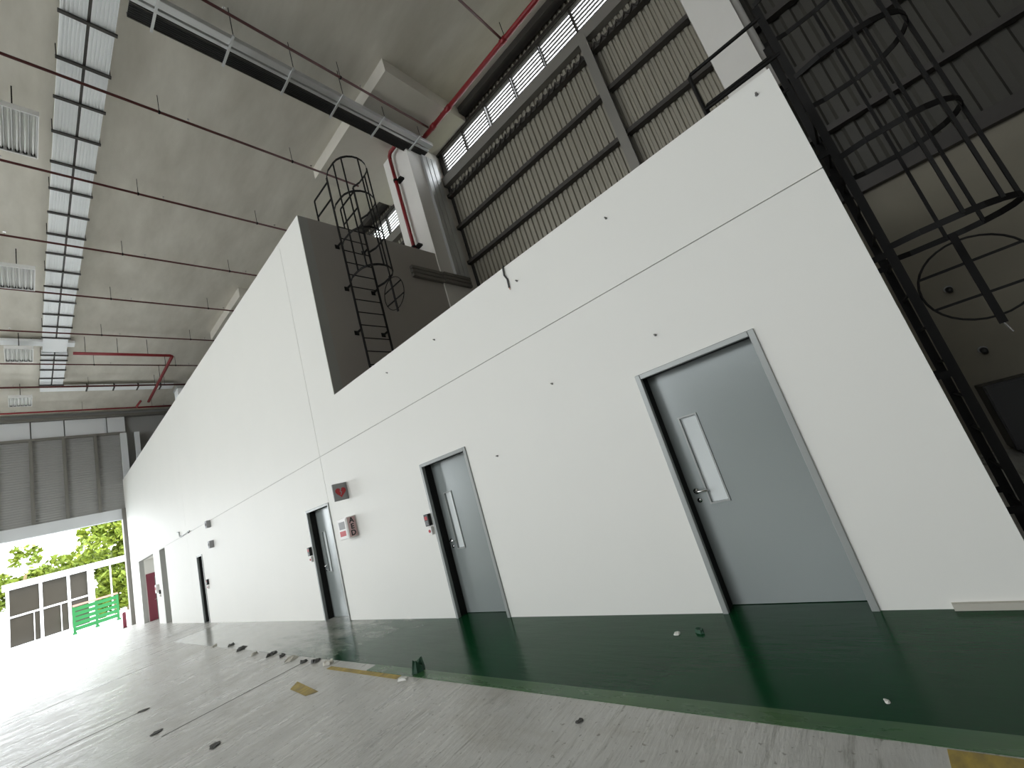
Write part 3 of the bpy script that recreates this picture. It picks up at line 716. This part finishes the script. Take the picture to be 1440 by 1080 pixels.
for i, (x, y, s) in enumerate(((-6.35, -1.3, .09), (-6.8, -1.27, .10), (-7.1, -1.33, .07), (-7.6, -1.3, .12), (-8.1, -1.26, .06), (-8.6, -1.25, .10), (-9.3, -1.3, .08), (-10.4, -1.2, .14), (-11.4, -1.1, .12), (-12.3, -1.2, .1))):
    flake('floor_flake', x, y, s, M_FLAKE if i % 3 else M_WOOD, FL[i] + ' flake counting away from the yellow strip in the ragged row', 'coating flakes along the walkway edge', .035, 10 + i)
for i, (x, y, s, lab) in enumerate(((-9.0, -2.8, .10, 'dark square patch of lifted coating at the end of a floor crack'), (-7.4, -2.9, .11, 'long dark sliver of coating on the grey floor beside the crack patch'), (-5.75, -2.7, .09, 'ragged brown flake on the grey floor toward the bottom edge'), (-2.1, -1.55, .03, 'small dark crumb on the grey floor below the green edge'))):
    flake('floor_flake', x, y, s, M_FLAKE, lab, 'loose flakes on the grey floor', .008, 30 + i)
gp = empty('guard_post', (-33.0, -.45, 0)); tag(gp, 'short maroon guard post at the foot of the opening jamb', 'post')
MB().tube([(0, 0, 0), (0, 0, .75), (0, 0, .8)], [.08, .08, .05], 10).build('post', M_MARDOOR, gp, True); MB().disc((0, 0, .01), (0, 0, 1), .12, .02, 12).build('base_plate', M_STEELG, gp)

# ================================================================ OUTSIDE THE OPENING
fb = empty('plastic_barrier', (-48, -.4, 0)); tag(fb, 'bright green plastic barrier standing outside the vehicle opening', 'barrier')
W = 1.18
for s in (-1, 0, 1): MB().box(-.06, .06, s * W - .07, s * W + .07, .12, 1.95).build('upright', M_GREENP, fb)
for k in range(5): MB().box(-.045, .045, -W, W, .22 + .345 * k, .48 + .345 * k).build('slat', M_GREENP, fb)
MB().box(-.08, .08, -W - .05, W + .05, 1.92, 2.06).build('top_rail', M_ORANGE, fb)
for s in (-1, 0, 1): MB().box(-.35, .35, s * W - .1, s * W + .1, 0, .13).build('foot', M_GREENP, fb)
XF = -61
sb = empty('glazed_building', (XF, 0, 0)); tag(sb, 'white framed glazed shopfront across the yard outside', 'building')
for y in (-4.9, -2.95, -1.2): MB().box(-.2, .1, y - .1, y + .1, 0, 5.0).build('post', M_OWHITE, sb)
MB().box(-.3, .3, .05, .5, 0, 5.0).build('post', M_OWHITE, sb)
for y in (1.7, 2.9, 6): MB().box(-.1, .1, y - .05, y + .05, 0, 5.0).build('post', M_OWHITE, sb)
MB().box(-.6, .5, -5.2, 9, 5.0, 5.55).build('canopy_band', M_OWHITE, sb)
MB().box(-.1, .12, -5, .1, 2.6, 2.75).build('transom', M_OWHITE, sb)
MB().box(-.1, .12, -5, 9, 0, .2).build('plinth', M_OWHITE, sb)
for a, b_ in ((-4.8, -3.05), (-2.85, -1.3), (-1.1, .05)):
    for z0, z1 in ((.2, 2.6), (2.75, 5.0)): MB().box(-.05, 0, a, b_, z0, z1).build('pane', M_OGLASS, sb)
for y in (-3.4, -1.75): MB().box(-.02, .1, y - .03, y + .03, .2, 2.6).build('mullion', M_OWHITE, sb)
wbd = empty('annex_building', (-58, -10.4, 0)); tag(wbd, 'blank white building at the edge of the opening outside', 'building')
MB().box(-4, 2, -8, 4.9, 0, 9).build('wall', M_OWHITE, wbd); MB().box(-4.2, 2.2, -8.2, 5.1, 9, 9.3).build('roof', M_OWHITE, wbd); MB().box(1.98, 2.04, -2, 1, 1, 3).build('window', M_OGLASS, wbd)
def tree(x, y, h, cr, cz, label, n=1500, seed=0, lean=0):
    rnd = random.Random(seed)
    r = empty('tree', (x, y, 0)); tag(r, label, 'tree', 'trees across the yard')
    MB().tube([(0, 0, 0), (0, lean * .4, h * .35), (0, lean, h * .7)], [.28, .2, .1], 8).build('trunk', M_BARK, r)
    b = MB(); blobs = [(rnd.uniform(-.5, .5) * cr, rnd.uniform(-.8, .8) * cr + lean, h - cz + rnd.uniform(-.9, .75) * cz, cr * rnd.uniform(.3, .5)) for _ in range(16)]
    for i in range(n):
        bx_, by, bz, br_ = blobs[i % 16]
        d = Vector((rnd.gauss(0, 1), rnd.gauss(0, 1), rnd.gauss(0, 1))).normalized() * br_ * rnd.uniform(.6, 1)
        c = Vector((bx_, by, bz)) + d; u = Vector((rnd.gauss(0, 1), rnd.gauss(0, 1), rnd.gauss(0, 1))).normalized()
        v = u.cross(Vector((rnd.gauss(0, 1), rnd.gauss(0, 1), rnd.gauss(0, 1)))).normalized(); s = rnd.uniform(.2, .42)
        b.poly([c - u * s, c + v * s * .5, c + u * s, c - v * s * .5])
    o = b.build('foliage', M_LEAF, r); o['kind'] = 'stuff'
    return r
tree(-66, 3.5, 11, 3.2, 3.2, 'tall yellow-green tree against the opening jamb outside', 4500, 1)
tree(-73, .2, 8.2, 3.0, 2.0, 'low bushy tree rising over the white canopy band', 2400, 2)
tree(-68.6, -4.6, 6.9, 2.4, 1.5, 'low green tree behind the glazed shopfront', 2000, 3)
tree(-64.5, 2.2, 4.6, 1.8, 2.4, 'leafy shrub seen below the canopy band by the barrier', 2400, 4)
tree(-64.5, -4.6, 9.0, 1.0, .8, 'slender leaning tree with a bare pale trunk', 160, 5, .8)
